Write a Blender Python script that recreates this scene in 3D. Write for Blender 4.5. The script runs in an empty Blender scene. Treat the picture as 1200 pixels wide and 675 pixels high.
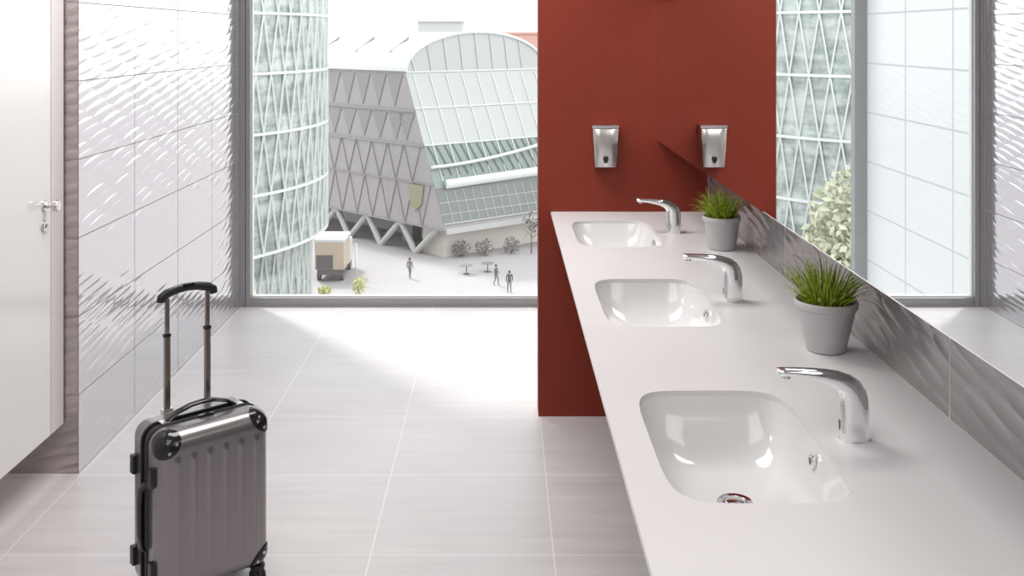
import bpy, bmesh, math, random
from mathutils import Vector, Matrix
random.seed(7)
C = bpy.context.scene.collection
PI = math.pi
V = Vector

# ------------------------------------------------------------------ materials
def mat(name, col, rough=0.5, metal=0.0, spec=0.5, coat=0.0, trans=0.0):
    m = bpy.data.materials.new(name); m.use_nodes = True
    b = m.node_tree.nodes['Principled BSDF']
    b.inputs['Base Color'].default_value = (*col, 1)
    b.inputs['Roughness'].default_value = rough
    b.inputs['Metallic'].default_value = metal
    b.inputs['Specular IOR Level'].default_value = spec
    b.inputs['Coat Weight'].default_value = coat
    b.inputs['Coat Roughness'].default_value = 0.08
    b.inputs['Transmission Weight'].default_value = trans
    return m

class N:
    """small helper to write node graphs"""
    def __init__(s, m): s.m = m; s.t = m.node_tree; s.b = s.t.nodes['Principled BSDF']
    def new(s, t, **k):
        n = s.t.nodes.new(t)
        for a, v in k.items(): setattr(n, a, v)
        return n
    def set(s, sock, v):
        if hasattr(v, 'is_linked') or isinstance(v, bpy.types.NodeSocket): s.t.links.new(v, sock)
        else: sock.default_value = v
    def math(s, op, a, b=None, c=None, clamp=False):
        n = s.new('ShaderNodeMath', operation=op); n.use_clamp = clamp
        s.set(n.inputs[0], a)
        if b is not None: s.set(n.inputs[1], b)
        if c is not None: s.set(n.inputs[2], c)
        return n.outputs[0]
    def pos(s):
        g = s.new('ShaderNodeNewGeometry'); sp = s.new('ShaderNodeSeparateXYZ')
        s.t.links.new(g.outputs['Position'], sp.inputs[0]); return sp.outputs, g.outputs['Position']
    def objc(s):
        g = s.new('ShaderNodeTexCoord'); return g.outputs['Object']
    def mapping(s, v, loc=(0,0,0), rot=(0,0,0), sc=(1,1,1)):
        n = s.new('ShaderNodeMapping'); s.t.links.new(v, n.inputs[0])
        n.inputs['Location'].default_value = loc; n.inputs['Rotation'].default_value = rot; n.inputs['Scale'].default_value = sc
        return n.outputs[0]
    def noise(s, v, scale, detail=2, rough=0.5, dist=0.0):
        n = s.new('ShaderNodeTexNoise'); s.t.links.new(v, n.inputs['Vector'])
        n.inputs['Scale'].default_value = scale; n.inputs['Detail'].default_value = detail
        n.inputs['Roughness'].default_value = rough; n.inputs['Distortion'].default_value = dist
        return n.outputs['Fac']
    def joint(s, c, pitch, off, half):
        """1 on a joint line, 0 elsewhere"""
        a = s.math('SUBTRACT', c, off); a = s.math('DIVIDE', a, pitch); a = s.math('ADD', a, 100.5)
        a = s.math('FRACT', a); a = s.math('SUBTRACT', a, 0.5); a = s.math('ABSOLUTE', a)
        a = s.math('MULTIPLY', a, pitch)
        return s.math('LESS_THAN', a, half)
    def mix(s, f, a, b):
        n = s.new('ShaderNodeMix', data_type='RGBA'); s.set(n.inputs[0], f)
        for i, x in ((6, a), (7, b)):
            if isinstance(x, tuple): n.inputs[i].default_value = (*x, 1)
            else: s.t.links.new(x, n.inputs[i])
        return n.outputs[2]
    def ramp(s, f, lo, hi, a=0.0, b=1.0):
        n = s.new('ShaderNodeMapRange'); s.set(n.inputs[0], f)
        n.inputs[1].default_value = lo; n.inputs[2].default_value = hi; n.inputs[3].default_value = a; n.inputs[4].default_value = b
        return n.outputs[0]
    def bump(s, h, strength, dist):
        n = s.new('ShaderNodeBump'); n.inputs['Strength'].default_value = strength; n.inputs['Distance'].default_value = dist
        s.t.links.new(h, n.inputs['Height']); s.t.links.new(n.outputs[0], s.b.inputs['Normal'])

def wall_tile(name, base, groutc, ax, pitch, off, zp, zoff, metal, rough, relief=1.0, gh=0.0016, s=1.0):
    """glazed relief tile: slanting lens-shaped waves pressed into each tile; joints on a world grid"""
    m = mat(name, base, rough, metal, 0.6); n = N(m)
    xyz, P = n.pos()
    a = xyz[ax]; z = xyz[2]
    j = n.math('MAXIMUM', n.joint(a, pitch, off, gh*1.7), n.joint(z, zp, zoff, gh))
    # rows of slanting lens-shaped facets, each cell a little different
    z2 = n.math('ADD', z, n.math('MULTIPLY', a, -0.16))
    rowf = n.math('DIVIDE', z2, 0.041*s); row = n.math('FLOOR', rowf); v = n.math('FRACT', rowf)
    u0 = n.math('ADD', n.math('DIVIDE', a, 0.20*s), n.math('MULTIPLY', row, 0.37))
    cell = n.math('FLOOR', u0); u = n.math('FRACT', u0)
    cb = n.new('ShaderNodeCombineXYZ'); n.t.links.new(cell, cb.inputs[0]); n.t.links.new(row, cb.inputs[1])
    wn = n.new('ShaderNodeTexWhiteNoise', noise_dimensions='2D'); n.t.links.new(cb.outputs[0], wn.inputs['Vector'])
    uu = n.math('MULTIPLY', n.math('SUBTRACT', u, 0.5), 2.0); vv = n.math('MULTIPLY', n.math('SUBTRACT', v, 0.5), 2.0)
    q = n.math('SUBTRACT', 1.0, n.math('ADD', n.math('POWER', n.math('ABSOLUTE', uu), 2.0), n.math('POWER', n.math('ABSOLUTE', vv), 2.0)))
    w = n.math('MAXIMUM', q, 0.0)
    w = n.math('MULTIPLY', w, n.ramp(wn.outputs['Value'], 0, 1, 0.25, 1.0))
    big = n.noise(P, 3.0/s, 1.0, 0.4)
    w = n.math('ADD', w, n.math('MULTIPLY', big, 0.6))
    h = n.math('SUBTRACT', n.math('MULTIPLY', w, relief), n.math('MULTIPLY', j, 0.3))
    n.bump(h, 0.55, 0.0035*s)
    n.t.links.new(n.mix(j, base, groutc), n.b.inputs['Base Color'])
    n.t.links.new(n.ramp(j, 0, 1, rough, 0.8), n.b.inputs['Roughness'])
    n.t.links.new(n.ramp(j, 0, 1, metal, 0.0), n.b.inputs['Metallic'])
    return m

TP = 0.5645; ZP = 0.287
M = {}
M['tile_left'] = wall_tile('pearl_relief_tile', (0.62, 0.605, 0.63), (0.22, 0.21, 0.22), 1, TP, 3.68, ZP, 0, 0.80, 0.12)
M['tile_end'] = wall_tile('pearl_relief_tile_shaded', (0.50, 0.44, 0.43), (0.25, 0.22, 0.22), 0, TP, -1.547, ZP, 0, 0.5, 0.2, 3.5)  # end face of that tile, its dimness put into the base colour
M['tile_right'] = wall_tile('relief_tile_in_shade', (0.36, 0.335, 0.34), (0.55, 0.52, 0.52), 1, TP, 1.942, ZP, 0, 0.4, 0.17, 2.2)  # same tile as the left, its shade put into a darker base
M['tile_wing'] = wall_tile('added_wing_tile', (0.50, 0.495, 0.51), (0.38, 0.38, 0.39), 1, 1.33, 12.64, 0.68, 1.9, 0.0, 0.3, 0.35, 0.012, 2.35)  # tile of the added block that fills the mirror

def floor_mat():
    m = mat('stone_floor_tile', (0.6, 0.58, 0.59), 0.38, 0, 0.45); n = N(m)
    xyz, P = n.pos()
    j = n.math('MAXIMUM', n.joint(xyz[0], TP, 0.160, 0.0016), n.joint(xyz[1], TP, 4.233, 0.0016))
    streak = n.noise(n.mapping(P, sc=(1.2, 14, 1)), 1.6, 5, 0.6)
    cloud = n.noise(P, 1.7, 3, 0.5)
    f = n.math('ADD', n.math('MULTIPLY', streak, 0.65), n.math('MULTIPLY', cloud, 0.35))
    c = n.mix(n.ramp(f, 0.32, 0.68), (0.47, 0.44, 0.45), (0.585, 0.56, 0.57))
    c = n.mix(j, c, (0.72, 0.70, 0.71))
    n.t.links.new(c, n.b.inputs['Base Color'])
    n.t.links.new(n.ramp(streak, 0.3, 0.7, 0.33, 0.48), n.b.inputs['Roughness'])
    n.bump(n.math('SUBTRACT', n.math('MULTIPLY', streak, 0.4), j), 0.15, 0.002)
    return m
M['floor'] = floor_mat()

def plaster(name, col, rough=0.6, sc=60, st=0.04):
    m = mat(name, col, rough, 0, 0.3); n = N(m)
    P = n.objc(); f = n.noise(P, sc, 4)
    n.bump(f, st, 0.002)
    g = n.noise(P, 2.0, 2)
    n.t.links.new(n.mix(n.ramp(g, 0.3, 0.7), col, tuple(c*0.94 for c in col)), n.b.inputs['Base Color'])
    return m
M['red'] = plaster('red_paint', (0.205, 0.027, 0.0125), 0.55)
M['white_wall'] = plaster('white_paint', (0.78, 0.77, 0.77))
M['laminate'] = mat('white_gloss_laminate', (0.74, 0.725, 0.725), 0.12, 0, 0.5)
M['laminate_edge'] = mat('white_laminate_edge', (0.70, 0.68, 0.69), 0.25)
M['solid'] = plaster('white_solid_surface', (0.69, 0.68, 0.69), 0.32, 300, 0.01)
M['ceramic'] = mat('white_glazed_ceramic', (0.68, 0.68, 0.685), 0.10, 0, 0.5, 0.2)
M['chrome'] = mat('polished_chrome', (0.86, 0.87, 0.88), 0.045, 1)
M['steel'] = mat('brushed_steel', (0.66, 0.64, 0.62), 0.22, 1)
M['black'] = mat('black_plastic', (0.015, 0.015, 0.016), 0.35)
M['blackgloss'] = mat('black_gloss', (0.01, 0.01, 0.011), 0.12)
M['rubber'] = mat('black_rubber', (0.02, 0.02, 0.02), 0.7)
M['mirror'] = mat('mirror_silver', (0.90, 0.905, 0.905), 0.0, 1)
M['alu'] = mat('grey_aluminium', (0.36, 0.355, 0.36), 0.38, 0.5)
M['alu_light'] = mat('light_aluminium', (0.2, 0.2, 0.2), 0.45, 0.2)
M['shell'] = mat('silver_satin_shell', (0.29, 0.272, 0.275), 0.27, 0.8, 0.5)
M['rod'] = mat('bronze_grey_tube', (0.36, 0.30, 0.27), 0.25, 0.9)
M['pot'] = mat('grey_ceramic_pot', (0.47, 0.465, 0.47), 0.45)
M['soil'] = plaster('dark_soil', (0.02, 0.016, 0.012), 0.95, 200, 0.8)
M['white_gasket'] = mat('white_gasket', (0.8, 0.8, 0.8), 0.4)
M['seal'] = mat('dark_gap_seal', (0.05, 0.035, 0.035), 0.6)

def grass_mat():
    m = mat('grass_blade', (0.1, 0.2, 0.02), 0.5, 0, 0.3); n = N(m)
    P = n.objc(); sp = n.new('ShaderNodeSeparateXYZ'); n.t.links.new(P, sp.inputs[0])
    f = n.noise(P, 90, 2)
    c = n.mix(n.ramp(f, 0.35, 0.65), (0.13, 0.22, 0.014), (0.50, 0.60, 0.07))
    n.t.links.new(c, n.b.inputs['Base Color']); return m
M['grass'] = grass_mat()

def glass_mat(name, tint=(1, 1, 1), refl=0.08):
    m = bpy.data.materials.new(name); m.use_nodes = True; t = m.node_tree
    for n_ in list(t.nodes): t.nodes.remove(n_)
    o = t.nodes.new('ShaderNodeOutputMaterial'); mx = t.nodes.new('ShaderNodeMixShader')
    tr = t.nodes.new('ShaderNodeBsdfTransparent'); gl = t.nodes.new('ShaderNodeBsdfGlossy')
    tr.inputs[0].default_value = (*tint, 1); gl.inputs['Roughness'].default_value = 0.01
    mx.inputs[0].default_value = refl
    t.links.new(tr.outputs[0], mx.inputs[1]); t.links.new(gl.outputs[0], mx.inputs[2]); t.links.new(mx.outputs[0], o.inputs[0])
    return m
M['glass'] = glass_mat('clear_window_glass', (0.98, 1, 0.99), 0.03)

# outside; haze is put into the colours of facade, fins, foliage and far blocks
M['plaza'] = plaster('pale_plaza_paving', (0.40, 0.37, 0.38), 0.8, 3, 0.02)
M['cladding'] = plaster('pinkish_grey_cladding', (0.37, 0.34, 0.35), 0.6, 0.8, 0.0)
M['clad_dark'] = mat('grey_triangle_glazing', (0.26, 0.245, 0.25), 0.5)
M['clad_line'] = mat('cladding_joint', (0.30, 0.275, 0.28), 0.6)
M['roofwhite'] = mat('white_roof_sheet', (0.62, 0.62, 0.62), 0.5)
M['whiteframe'] = mat('white_painted_steel', (0.62, 0.63, 0.62), 0.5)
M['glazing_pale'] = mat('pale_silver_glazing', (0.44, 0.445, 0.445), 0.35)
M['glazing_green'] = mat('green_grey_glazing', (0.24, 0.28, 0.27), 0.3)
M['glazing_grey'] = mat('grey_glazing', (0.16, 0.165, 0.165), 0.3)
M['darkfin'] = mat('grey_green_fin', (0.19, 0.21, 0.205), 0.5)
M['beige'] = mat('beige_render', (0.55, 0.50, 0.46), 0.7)
M['salmon'] = mat('salmon_render', (0.62, 0.36, 0.31), 0.7)
M['palegrey'] = mat('pale_grey_render', (0.5, 0.5, 0.5), 0.7)
M['strut'] = mat('pale_concrete_strut', (0.45, 0.44, 0.43), 0.6)
M['lobby_grey'] = mat('grey_lobby_wall', (0.42, 0.39, 0.40), 0.6)  # lobby grey, lightened to carry the haze
def tower_glass():
    m = mat('mint_tower_glazing', (0.3, 0.36, 0.34), 0.25, 0, 0.5); n = N(m)
    P = n.objc()
    a = n.noise(n.mapping(P, sc=(1, 1, 0.9)), 0.9, 5, 0.7)
    b = n.noise(n.mapping(P, sc=(0.35, 0.35, 2.2)), 0.8, 2, 0.5)
    f = n.math('ADD', n.math('MULTIPLY', a, 0.6), n.math('MULTIPLY', b, 0.4))
    c = n.mix(n.ramp(f, 0.40, 0.58), (0.19, 0.225, 0.215), (0.46, 0.495, 0.48))
    n.t.links.new(c, n.b.inputs['Base Color']); return m
M['tower_glass'] = tower_glass()
M['leaf'] = plaster('pale_foliage', (0.50, 0.50, 0.37), 0.8, 3, 0.2)
M['leafyellow'] = mat('yellow_green_leaves', (0.5, 0.5, 0.22), 0.8)
M['darkleaf'] = mat('grey_green_leaves', (0.16, 0.15, 0.14), 0.8)
M['bark'] = mat('grey_bark', (0.14, 0.12, 0.12), 0.8)
M['cloth_dark'] = mat('dark_grey_cloth', (0.10, 0.095, 0.11), 0.8)
M['cloth_mid'] = mat('mid_grey_cloth', (0.2, 0.19, 0.2), 0.8)
M['skin'] = mat('skin', (0.45, 0.28, 0.22), 0.6)
M['hair'] = mat('brown_hair', (0.07, 0.05, 0.04), 0.7)
M['truck_beige'] = mat('beige_truck_box', (0.50, 0.41, 0.33), 0.6)
M['truck_dark'] = mat('dark_truck_chassis', (0.14, 0.12, 0.12), 0.6)

# ------------------------------------------------------------------ object helpers
def obj(name, bm, m, parent=None, smooth=False, world=True, angle=40):
    bmesh.ops.recalc_face_normals(bm, faces=bm.faces[:])
    me = bpy.data.meshes.new(name); bm.to_mesh(me); bm.free()
    o = bpy.data.objects.new(name, me); C.objects.link(o)
    ms = m if isinstance(m, (list, tuple)) else [m]
    for k in ms: me.materials.append(k)
    if smooth:
        for p in me.polygons: p.use_smooth = True
        try: me.set_sharp_from_angle(angle=math.radians(angle))
        except Exception: pass
    if parent is not None:
        o.parent = parent
        if world:
            q = V((0, 0, 0)); r = parent
            while r is not None: q += r.location; r = r.parent
            me.transform(Matrix.Translation(-q))
    return o
def tag(o, label, cat, group=None, kind=None):
    o['label'] = label; o['category'] = cat
    if group: o['group'] = group
    if kind: o['kind'] = kind
    return o
def thing(name, loc, label, cat, group=None, rz=0, kind=None):
    o = bpy.data.objects.new(name, None); C.objects.link(o); o.location = loc; o.rotation_euler = (0, 0, rz)
    o.empty_display_size = 0.05
    return tag(o, label, cat, group, kind)
def struct(o): o['kind'] = 'structure'; return o
def sempty(name, loc):
    o = bpy.data.objects.new(name, None); C.objects.link(o); o.location = loc; o['kind'] = 'structure'; return o

def copy_tree(o, parent=None):
    c = o.copy(); C.objects.link(c)
    c.parent = parent
    for ch in [x for x in bpy.data.objects if x.parent == o]: copy_tree(ch, c)
    return c

def box(bm, a, b, bev=0.0, mi=0):
    x0, y0, z0 = a; x1, y1, z1 = b
    vs = [bm.verts.new(p) for p in ((x0,y0,z0),(x1,y0,z0),(x1,y1,z0),(x0,y1,z0),(x0,y0,z1),(x1,y0,z1),(x1,y1,z1),(x0,y1,z1))]
    fs = [bm.faces.new([vs[i] for i in f]) for f in ((3,2,1,0),(4,5,6,7),(0,1,5,4),(1,2,6,5),(2,3,7,6),(3,0,4,7))]
    for f in fs: f.material_index = mi
    if bev > 0:
        es = list({e for f in fs for e in f.edges})
        bmesh.ops.bevel(bm, geom=es, offset=bev, segments=2, affect='EDGES', profile=0.7)
    return fs
def newbox(a, b, bev=0.0):
    bm = bmesh.new(); box(bm, a, b, bev); return bm

def loft(bm, rings, cap0=True, cap1=True, close=False, mi=0):
    vr = [[bm.verts.new(p) for p in r] for r in rings]
    n = len(vr[0]); L = len(vr)
    for i in range(L if close else L-1):
        a, b = vr[i], vr[(i+1) % L]
        for k in range(n):
            f = bm.faces.new((a[k], a[(k+1) % n], b[(k+1) % n], b[k])); f.material_index = mi
    if cap0 and not close: bm.faces.new(list(reversed(vr[0]))).material_index = mi
    if cap1 and not close: bm.faces.new(vr[-1]).material_index = mi
    return vr
def lathe(bm, prof, c, axis='z', seg=40, cap0=True, cap1=True):
    rings = []
    for r, h in prof:
        ring = []
        for k in range(seg):
            a = 2*PI*k/seg; u, w = r*math.cos(a), r*math.sin(a)
            if axis == 'z': p = (c[0]+u, c[1]+w, c[2]+h)
            elif axis == 'x': p = (c[0]+h, c[1]+u, c[2]+w)
            else: p = (c[0]+u, c[1]+h, c[2]+w)
            ring.append(p)
        rings.append(ring)
    loft(bm, rings, cap0, cap1)
def superring(cx, cy, z, hx, hy, n, seg=64):
    out = []
    for k in range(seg):
        a = 2*PI*k/seg; c, s = math.cos(a), math.sin(a)
        out.append((cx+hx*math.copysign(abs(c)**(2/n), c), cy+hy*math.copysign(abs(s)**(2/n), s), z))
    return out
def bar(bm, a, b, w, d=None, up=(0, 0, 1)):
    """rectangular bar from a to b"""
    a, b = V(a), V(b); d = d or w; t = (b-a).normalized(); u = V(up)
    if abs(t.dot(u)) > 0.98: u = V((0, 1, 0)) if abs(t.y) < 0.9 else V((1, 0, 0))
    s = t.cross(u).normalized(); u2 = s.cross(t).normalized()
    rings = [[p+s*w/2*i+u2*d/2*j for i, j in ((-1,-1),(1,-1),(1,1),(-1,1))] for p in (a, b)]
    loft(bm, rings)
def tube(bm, pts, r, seg=12, rad2=None, caps=True):
    """round (or oval) tube along points; r may be a list"""
    P = [V(p) for p in pts]; rings = []
    prev = None
    for i, p in enumerate(P):
        t = (P[min(i+1, len(P)-1)]-P[max(i-1, 0)]).normalized()
        if prev is None:
            u = V((0, 0, 1)) if abs(t.z) < 0.9 else V((0, 1, 0))
            s = t.cross(u).normalized()
        else: s = (prev-t*prev.dot(t)).normalized()
        prev = s; u = s.cross(t)
        rr = r[i] if isinstance(r, (list, tuple)) else r
        r2 = (rad2[i] if isinstance(rad2, (list, tuple)) else rad2) if rad2 else rr
        rings.append([p+s*rr*math.cos(2*PI*k/seg)+u*r2*math.sin(2*PI*k/seg) for k in range(seg)])
    loft(bm, rings, caps, caps)

# ------------------------------------------------------------------ room shell
XL, XR, YW, ZC = -1.547, 0.864, 5.946, 2.75
YR = 4.233                              # face of the red wall
struct(obj('floor', newbox((-2.9, -2.1, -0.12), (XR+0.12, YW+0.10, 0)), M['floor']))
struct(obj('ceiling', newbox((-2.9, -2.1, ZC), (XR+0.12, YW+0.10, ZC+0.12)), M['white_wall']))
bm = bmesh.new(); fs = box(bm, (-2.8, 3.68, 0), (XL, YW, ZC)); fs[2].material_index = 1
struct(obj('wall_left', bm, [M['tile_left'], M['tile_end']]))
struct(obj('wall_right', newbox((XR, -2.0, 0), (XR+0.12, YW, ZC)), M['tile_right']))
struct(obj('wall_far', newbox((0.154, YR, 0), (XR, YR+0.12, ZC)), M['red']))
struct(obj('wall_back', newbox((-2.8, -2.1, 0), (XR, -2.0, ZC)), M['white_wall']))
struct(obj('wall_cubicle', newbox((-2.9, -2.0, 0), (-2.8, YW, ZC)), M['white_wall']))

# window: frame, pane, gasket
w = sempty('window_1', (0, YW, 0))
bm = bmesh.new()
ZT = ZC-0.02
for (x0, x1) in ((XL, XL+0.030), (XL+0.034, XL+0.061)): box(bm, (x0, YW, 0.0), (x1, YW+0.07, ZT), 0.002)
box(bm, (XL+0.028, YW+0.012, 0.0), (XL+0.036, YW+0.07, ZT))
obj('window_frame', bm, M['alu'], w)
obj('window_frame', newbox((XR-0.06, YW, 0), (XR, YW+0.07, ZT), 0.002), M['alu'], w)
bm = bmesh.new()
box(bm, (XL+0.061, YW, 0.0), (XR-0.06, YW+0.07, 0.014), 0.002)
box(bm, (XL+0.061, YW+0.006, 0.012), (XR-0.06, YW+0.07, 0.050), 0.002)
obj('window_frame', bm, M['alu'], w)
obj('window_frame', newbox((XL+0.061, YW, ZT-0.06), (XR-0.06, YW+0.07, ZT), 0.002), M['alu'], w)
bm = bmesh.new()
box(bm, (XL+0.061, YW+0.03, 0.05), (XL+0.069, YW+0.06, ZT-0.06)); box(bm, (XL+0.069, YW+0.03, 0.05), (XR-0.06, YW+0.06, 0.058))
obj('glazing_bead', bm, M['white_gasket'], w)
obj('window_pane', newbox((XL+0.069, YW+0.042, 0.058), (XR-0.06, YW+0.048, ZT-0.06)), M['glass'], w)

# cubicle front: door leaf with knob and lock, jamb, and the panel nearer the camera
XD = -1.597
d = sempty('door_1', (XD, 2.76, 0.187))
obj('door_panel', newbox((XD-0.038, 2.765, 0.187), (XD, 3.566, 2.2), 0.0015), M['laminate'], d)
j = obj('door_frame', newbox((XD-0.038, 3.571, 0.187), (XD, 3.670, 2.2), 0.0015), M['laminate_edge'], d)
obj('door_seal', newbox((XD-0.030, 3.670, 0.187), (XD-0.004, 3.680, 2.2)), M['seal'], d)
bm = bmesh.new(); ky, kz = 3.516, 1.007
lathe(bm, [(0.0, 0), (0.021, 0), (0.021, 0.006), (0.019, 0.008), (0.009, 0.0085), (0.0085, 0.03), (0.0155, 0.031), (0.020, 0.034), (0.0205, 0.046), (0.018, 0.0505), (0.0, 0.051)], (XD, ky, kz), 'x', 32, False, False)
bmesh.ops.remove_doubles(bm, verts=bm.verts, dist=1e-6)
obj('door_knob', bm, M['steel'], d, True)
bm = bmesh.new()
lathe(bm, [(0.0, 0), (0.021, 0), (0.021, 0.006), (0.018, 0.009), (0.010, 0.0095), (0.009, 0.006), (0.0, 0.006)], (XD, ky-0.004, 0.936), 'x', 32, False, False)
bmesh.ops.remove_doubles(bm, verts=bm.verts, dist=1e-6)
lk = obj('door_lock', bm, M['steel'], d, True)
obj('keyhole', newbox((XD+0.0055, ky-0.0065, 0.929), (XD+0.0075, ky-0.0015, 0.943)), M['black'], lk)
struct(obj('wall_cubicle_front', newbox((XD-0.038, -2.0, 0.0), (XD, 2.76, 2.2)), M['laminate_edge']))

# unseen lamps added to fill the room with light, hung under the ceiling
def area(name, loc, sx, sy, power, parent, col=(1, 0.97, 0.94)):
    L = bpy.data.lights.new(name, 'AREA'); L.shape = 'RECTANGLE'; L.size = sx; L.size_y = sy; L.energy = power; L.color = col
    o = bpy.data.objects.new(name, L); C.objects.link(o); o.parent = parent; o.location = loc; return o
for x, y, sx, sy, pw, lab in ((-0.55, 3.45, 1.5, 0.9, 42, 'broad unseen lamp added to light the aisle between the suitcase and the window'), (-0.5, 0.4, 1.5, 2.6, 36, 'long unseen lamp added as fill over the aisle nearest the back wall')):
    t = thing('fill_lamp', (x, y, ZC), lab, 'ceiling lamp', 'added fill lamps over the aisle')
    bm = bmesh.new(); hx, hy = sx/2+.03, sy/2+.03
    for a, b in (((-hx, -hy), (hx, -hy+.03)), ((-hx, hy-.03), (hx, hy)), ((-hx, -hy+.03), (-hx+.03, hy-.03)), ((hx-.03, -hy+.03), (hx, hy-.03))):
        box(bm, (a[0], a[1], -0.03), (b[0], b[1], 0))
    obj('lamp_frame', bm, M['whiteframe'], t, world=False)
    area('lamp_light', (0, 0, -0.012), sx-.02, sy-.02, pw, t)
t = thing('fill_lamp', (-2.2, 2.9, ZC), 'square unseen lamp added to brighten the toilet cubicle', 'ceiling lamp')  # added lamp, lifts the dark cubicle floor
obj('lamp_frame', newbox((-0.2, -0.2, -0.03), (0.2, 0.2, 0)), M['whiteframe'], t, world=False)
area('lamp_light', (0, 0, -0.035), 0.36, 0.36, 10, t)

# ------------------------------------------------------------------ counter with three undermounted basins
ZK = 0.861; TK = 0.012; XF = 0.206
SY = (1.845, 2.810, 3.775); SXC = 0.425; SHX = 0.153; SHY = 0.253
def counter():
    bm = bmesh.new(); y0, y1 = 0.35, YR
    cuts = [y0]
    for s in SY: cuts += [s-0.36, s+0.36]
    cuts.append(y1)
    def slab(z, flip):
        for i in range(0, len(cuts), 2):
            vs = [bm.verts.new(p) for p in ((XF, cuts[i], z), (XR, cuts[i], z), (XR, cuts[i+1], z), (XF, cuts[i+1], z))]
            bm.faces.new(vs)
        rings = []
        for s in SY:
            inner = superring(SXC, s, z, SHX, SHY, 5.4, 96)
            outer = []
            hw = [(XF, s-0.36), (XR, s-0.36), (XR, s+0.36), (XF, s+0.36)]
            for p in inner:
                dx, dy = p[0]-SXC, p[1]-s; ts = []
                if dx > 1e-9: ts.append((XR-SXC)/dx)
                if dx < -1e-9: ts.append((XF-SXC)/dx)
                if dy > 1e-9: ts.append(0.36/dy)
                if dy < -1e-9: ts.append(-0.36/dy)
                t = min(ts); outer.append([SXC+dx*t, s+dy*t, z])
            for c in hw:                      # snap nearest sample to each corner
                k = min(range(96), key=lambda q: (outer[q][0]-c[0])**2+(outer[q][1]-c[1])**2); outer[k] = [c[0], c[1], z]
            vi = [bm.verts.new(p) for p in inner]; vo = [bm.verts.new(p) for p in outer]
            for k in range(96): bm.faces.new((vi[k], vi[(k+1) % 96], vo[(k+1) % 96], vo[k]))
            rings.append(vi)
        return rings
    top = slab(ZK, False); bot = slab(ZK-TK, True)
    for a, b in zip(top, bot):
        for k in range(96): bm.faces.new((a[k], a[(k+1) % 96], b[(k+1) % 96], b[k]))
    for (p, q) in (((XF, y0), (XF, y1)), ((XR, y0), (XR, y1)), ((XF, y0), (XR, y0)), ((XF, y1), (XR, y1))):
        vs = [bm.verts.new(r) for r in ((*p, ZK), (*q, ZK), (*q, ZK-TK), (*p, ZK-TK))]; bm.faces.new(vs)
    bmesh.ops.remove_doubles(bm, verts=bm.verts, dist=1e-5)
    return bm
o = obj('washbasin_counter', counter(), M['solid'])
tag(o, 'long white wall-mounted counter with three basins let into it', 'counter')

def make_basin(y):
    t = thing('washbasin', (SXC, y, ZK-0.13), '', 'washbasin', 'washbasins under the counter')
    z = ZK-TK
    prof = [(z, .425, .170, .270, 4.6), (z, .425, .1525, .2525, 5.4), (z-.008, .4255, .151, .2495, 5.4), (z-.028, .426, .147, .242, 5.2), (z-.05, .427, .141, .231, 5.0),
            (z-.07, .429, .132, .217, 4.6), (z-.088, .431, .120, .200, 4.0), (z-.100, .432, .105, .180, 3.8), (z-.107, .433, .085, .152, 3.4), (z-.1105, .433, .06, .11, 2.8), (z-.113, .433, .04, .06, 2.2), (z-.1145, .433, .029, .029, 2)]
    rings = [superring(c, y+(0.022 if hx < .05 else 0.012 if hx < .1 else 0), zz, hx, hy, n, 96) for zz, c, hx, hy, n in prof]
    outp = [(z-.125, .433, .029, .029, 2), (z-.124, .433, .085, .15, 3.2), (z-.110, .432, .125, .2, 4), (z-.06, .428, .155, .25, 4.4), (z-.012, .425, .170, .270, 4.6)]
    rings += [superring(c, y+(0.022 if hx < .05 else 0.012 if hx < .1 else 0), zz, hx, hy, n, 96) for zz, c, hx, hy, n in outp]
    bm = bmesh.new(); loft(bm, rings, close=True)
    obj('bowl', bm, M['ceramic'], t, True, angle=50)
    bm = bmesh.new(); zd = z-.1145; c = (.433, y+.022, zd)
    lathe(bm, [(0.021, -0.010), (0.022, 0.000), (0.0235, 0.0025), (0.031, 0.0035), (0.0335, 0.0015), (0.033, -0.001), (0.021, -0.010)], c, 'z', 48, False, False)
    dr = obj('drain', bm, M['chrome'], t, True)
    bm = bmesh.new(); lathe(bm, [(0.0, -0.001), (0.0185, -0.001), (0.0195, 0.002), (0.018, 0.0045), (0.010, 0.0062), (0.0, 0.0068)], c, 'z', 48, False, False)
    bmesh.ops.remove_doubles(bm, verts=bm.verts, dist=1e-6)
    obj('plug', bm, M['chrome'], dr, True)
    bm = bmesh.new(); c = (.5695, y+.0, z-.028)
    lathe(bm, [(0.0, -0.0045), (0.011, -0.0045), (0.0135, -0.003), (0.0135, 0.002), (0.0, 0.002)], c, 'x', 32, False, False)
    bmesh.ops.remove_doubles(bm, verts=bm.verts, dist=1e-6)
    ov = obj('overflow_cover', bm, M['chrome'], t, True)
    bm = bmesh.new(); lathe(bm, [(0.0, -0.0052), (0.006, -0.0052), (0.006, -0.004), (0.0, -0.004)], c, 'x', 24, False, False)
    bmesh.ops.remove_doubles(bm, verts=bm.verts, dist=1e-6)
    obj('overflow_slot', bm, M['black'], ov)
    return t
b0 = make_basin(SY[0]); b0['label'] = 'white rounded washbasin nearest the camera, its chrome drain visible'
b1 = copy_tree(b0); b1.location.y = SY[1]; b1['label'] = 'white rounded washbasin in the middle of the row of three'
b2 = copy_tree(b0); b2.location.y = SY[2]; b2['label'] = 'white rounded washbasin farthest off, closest to the red wall'

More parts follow.
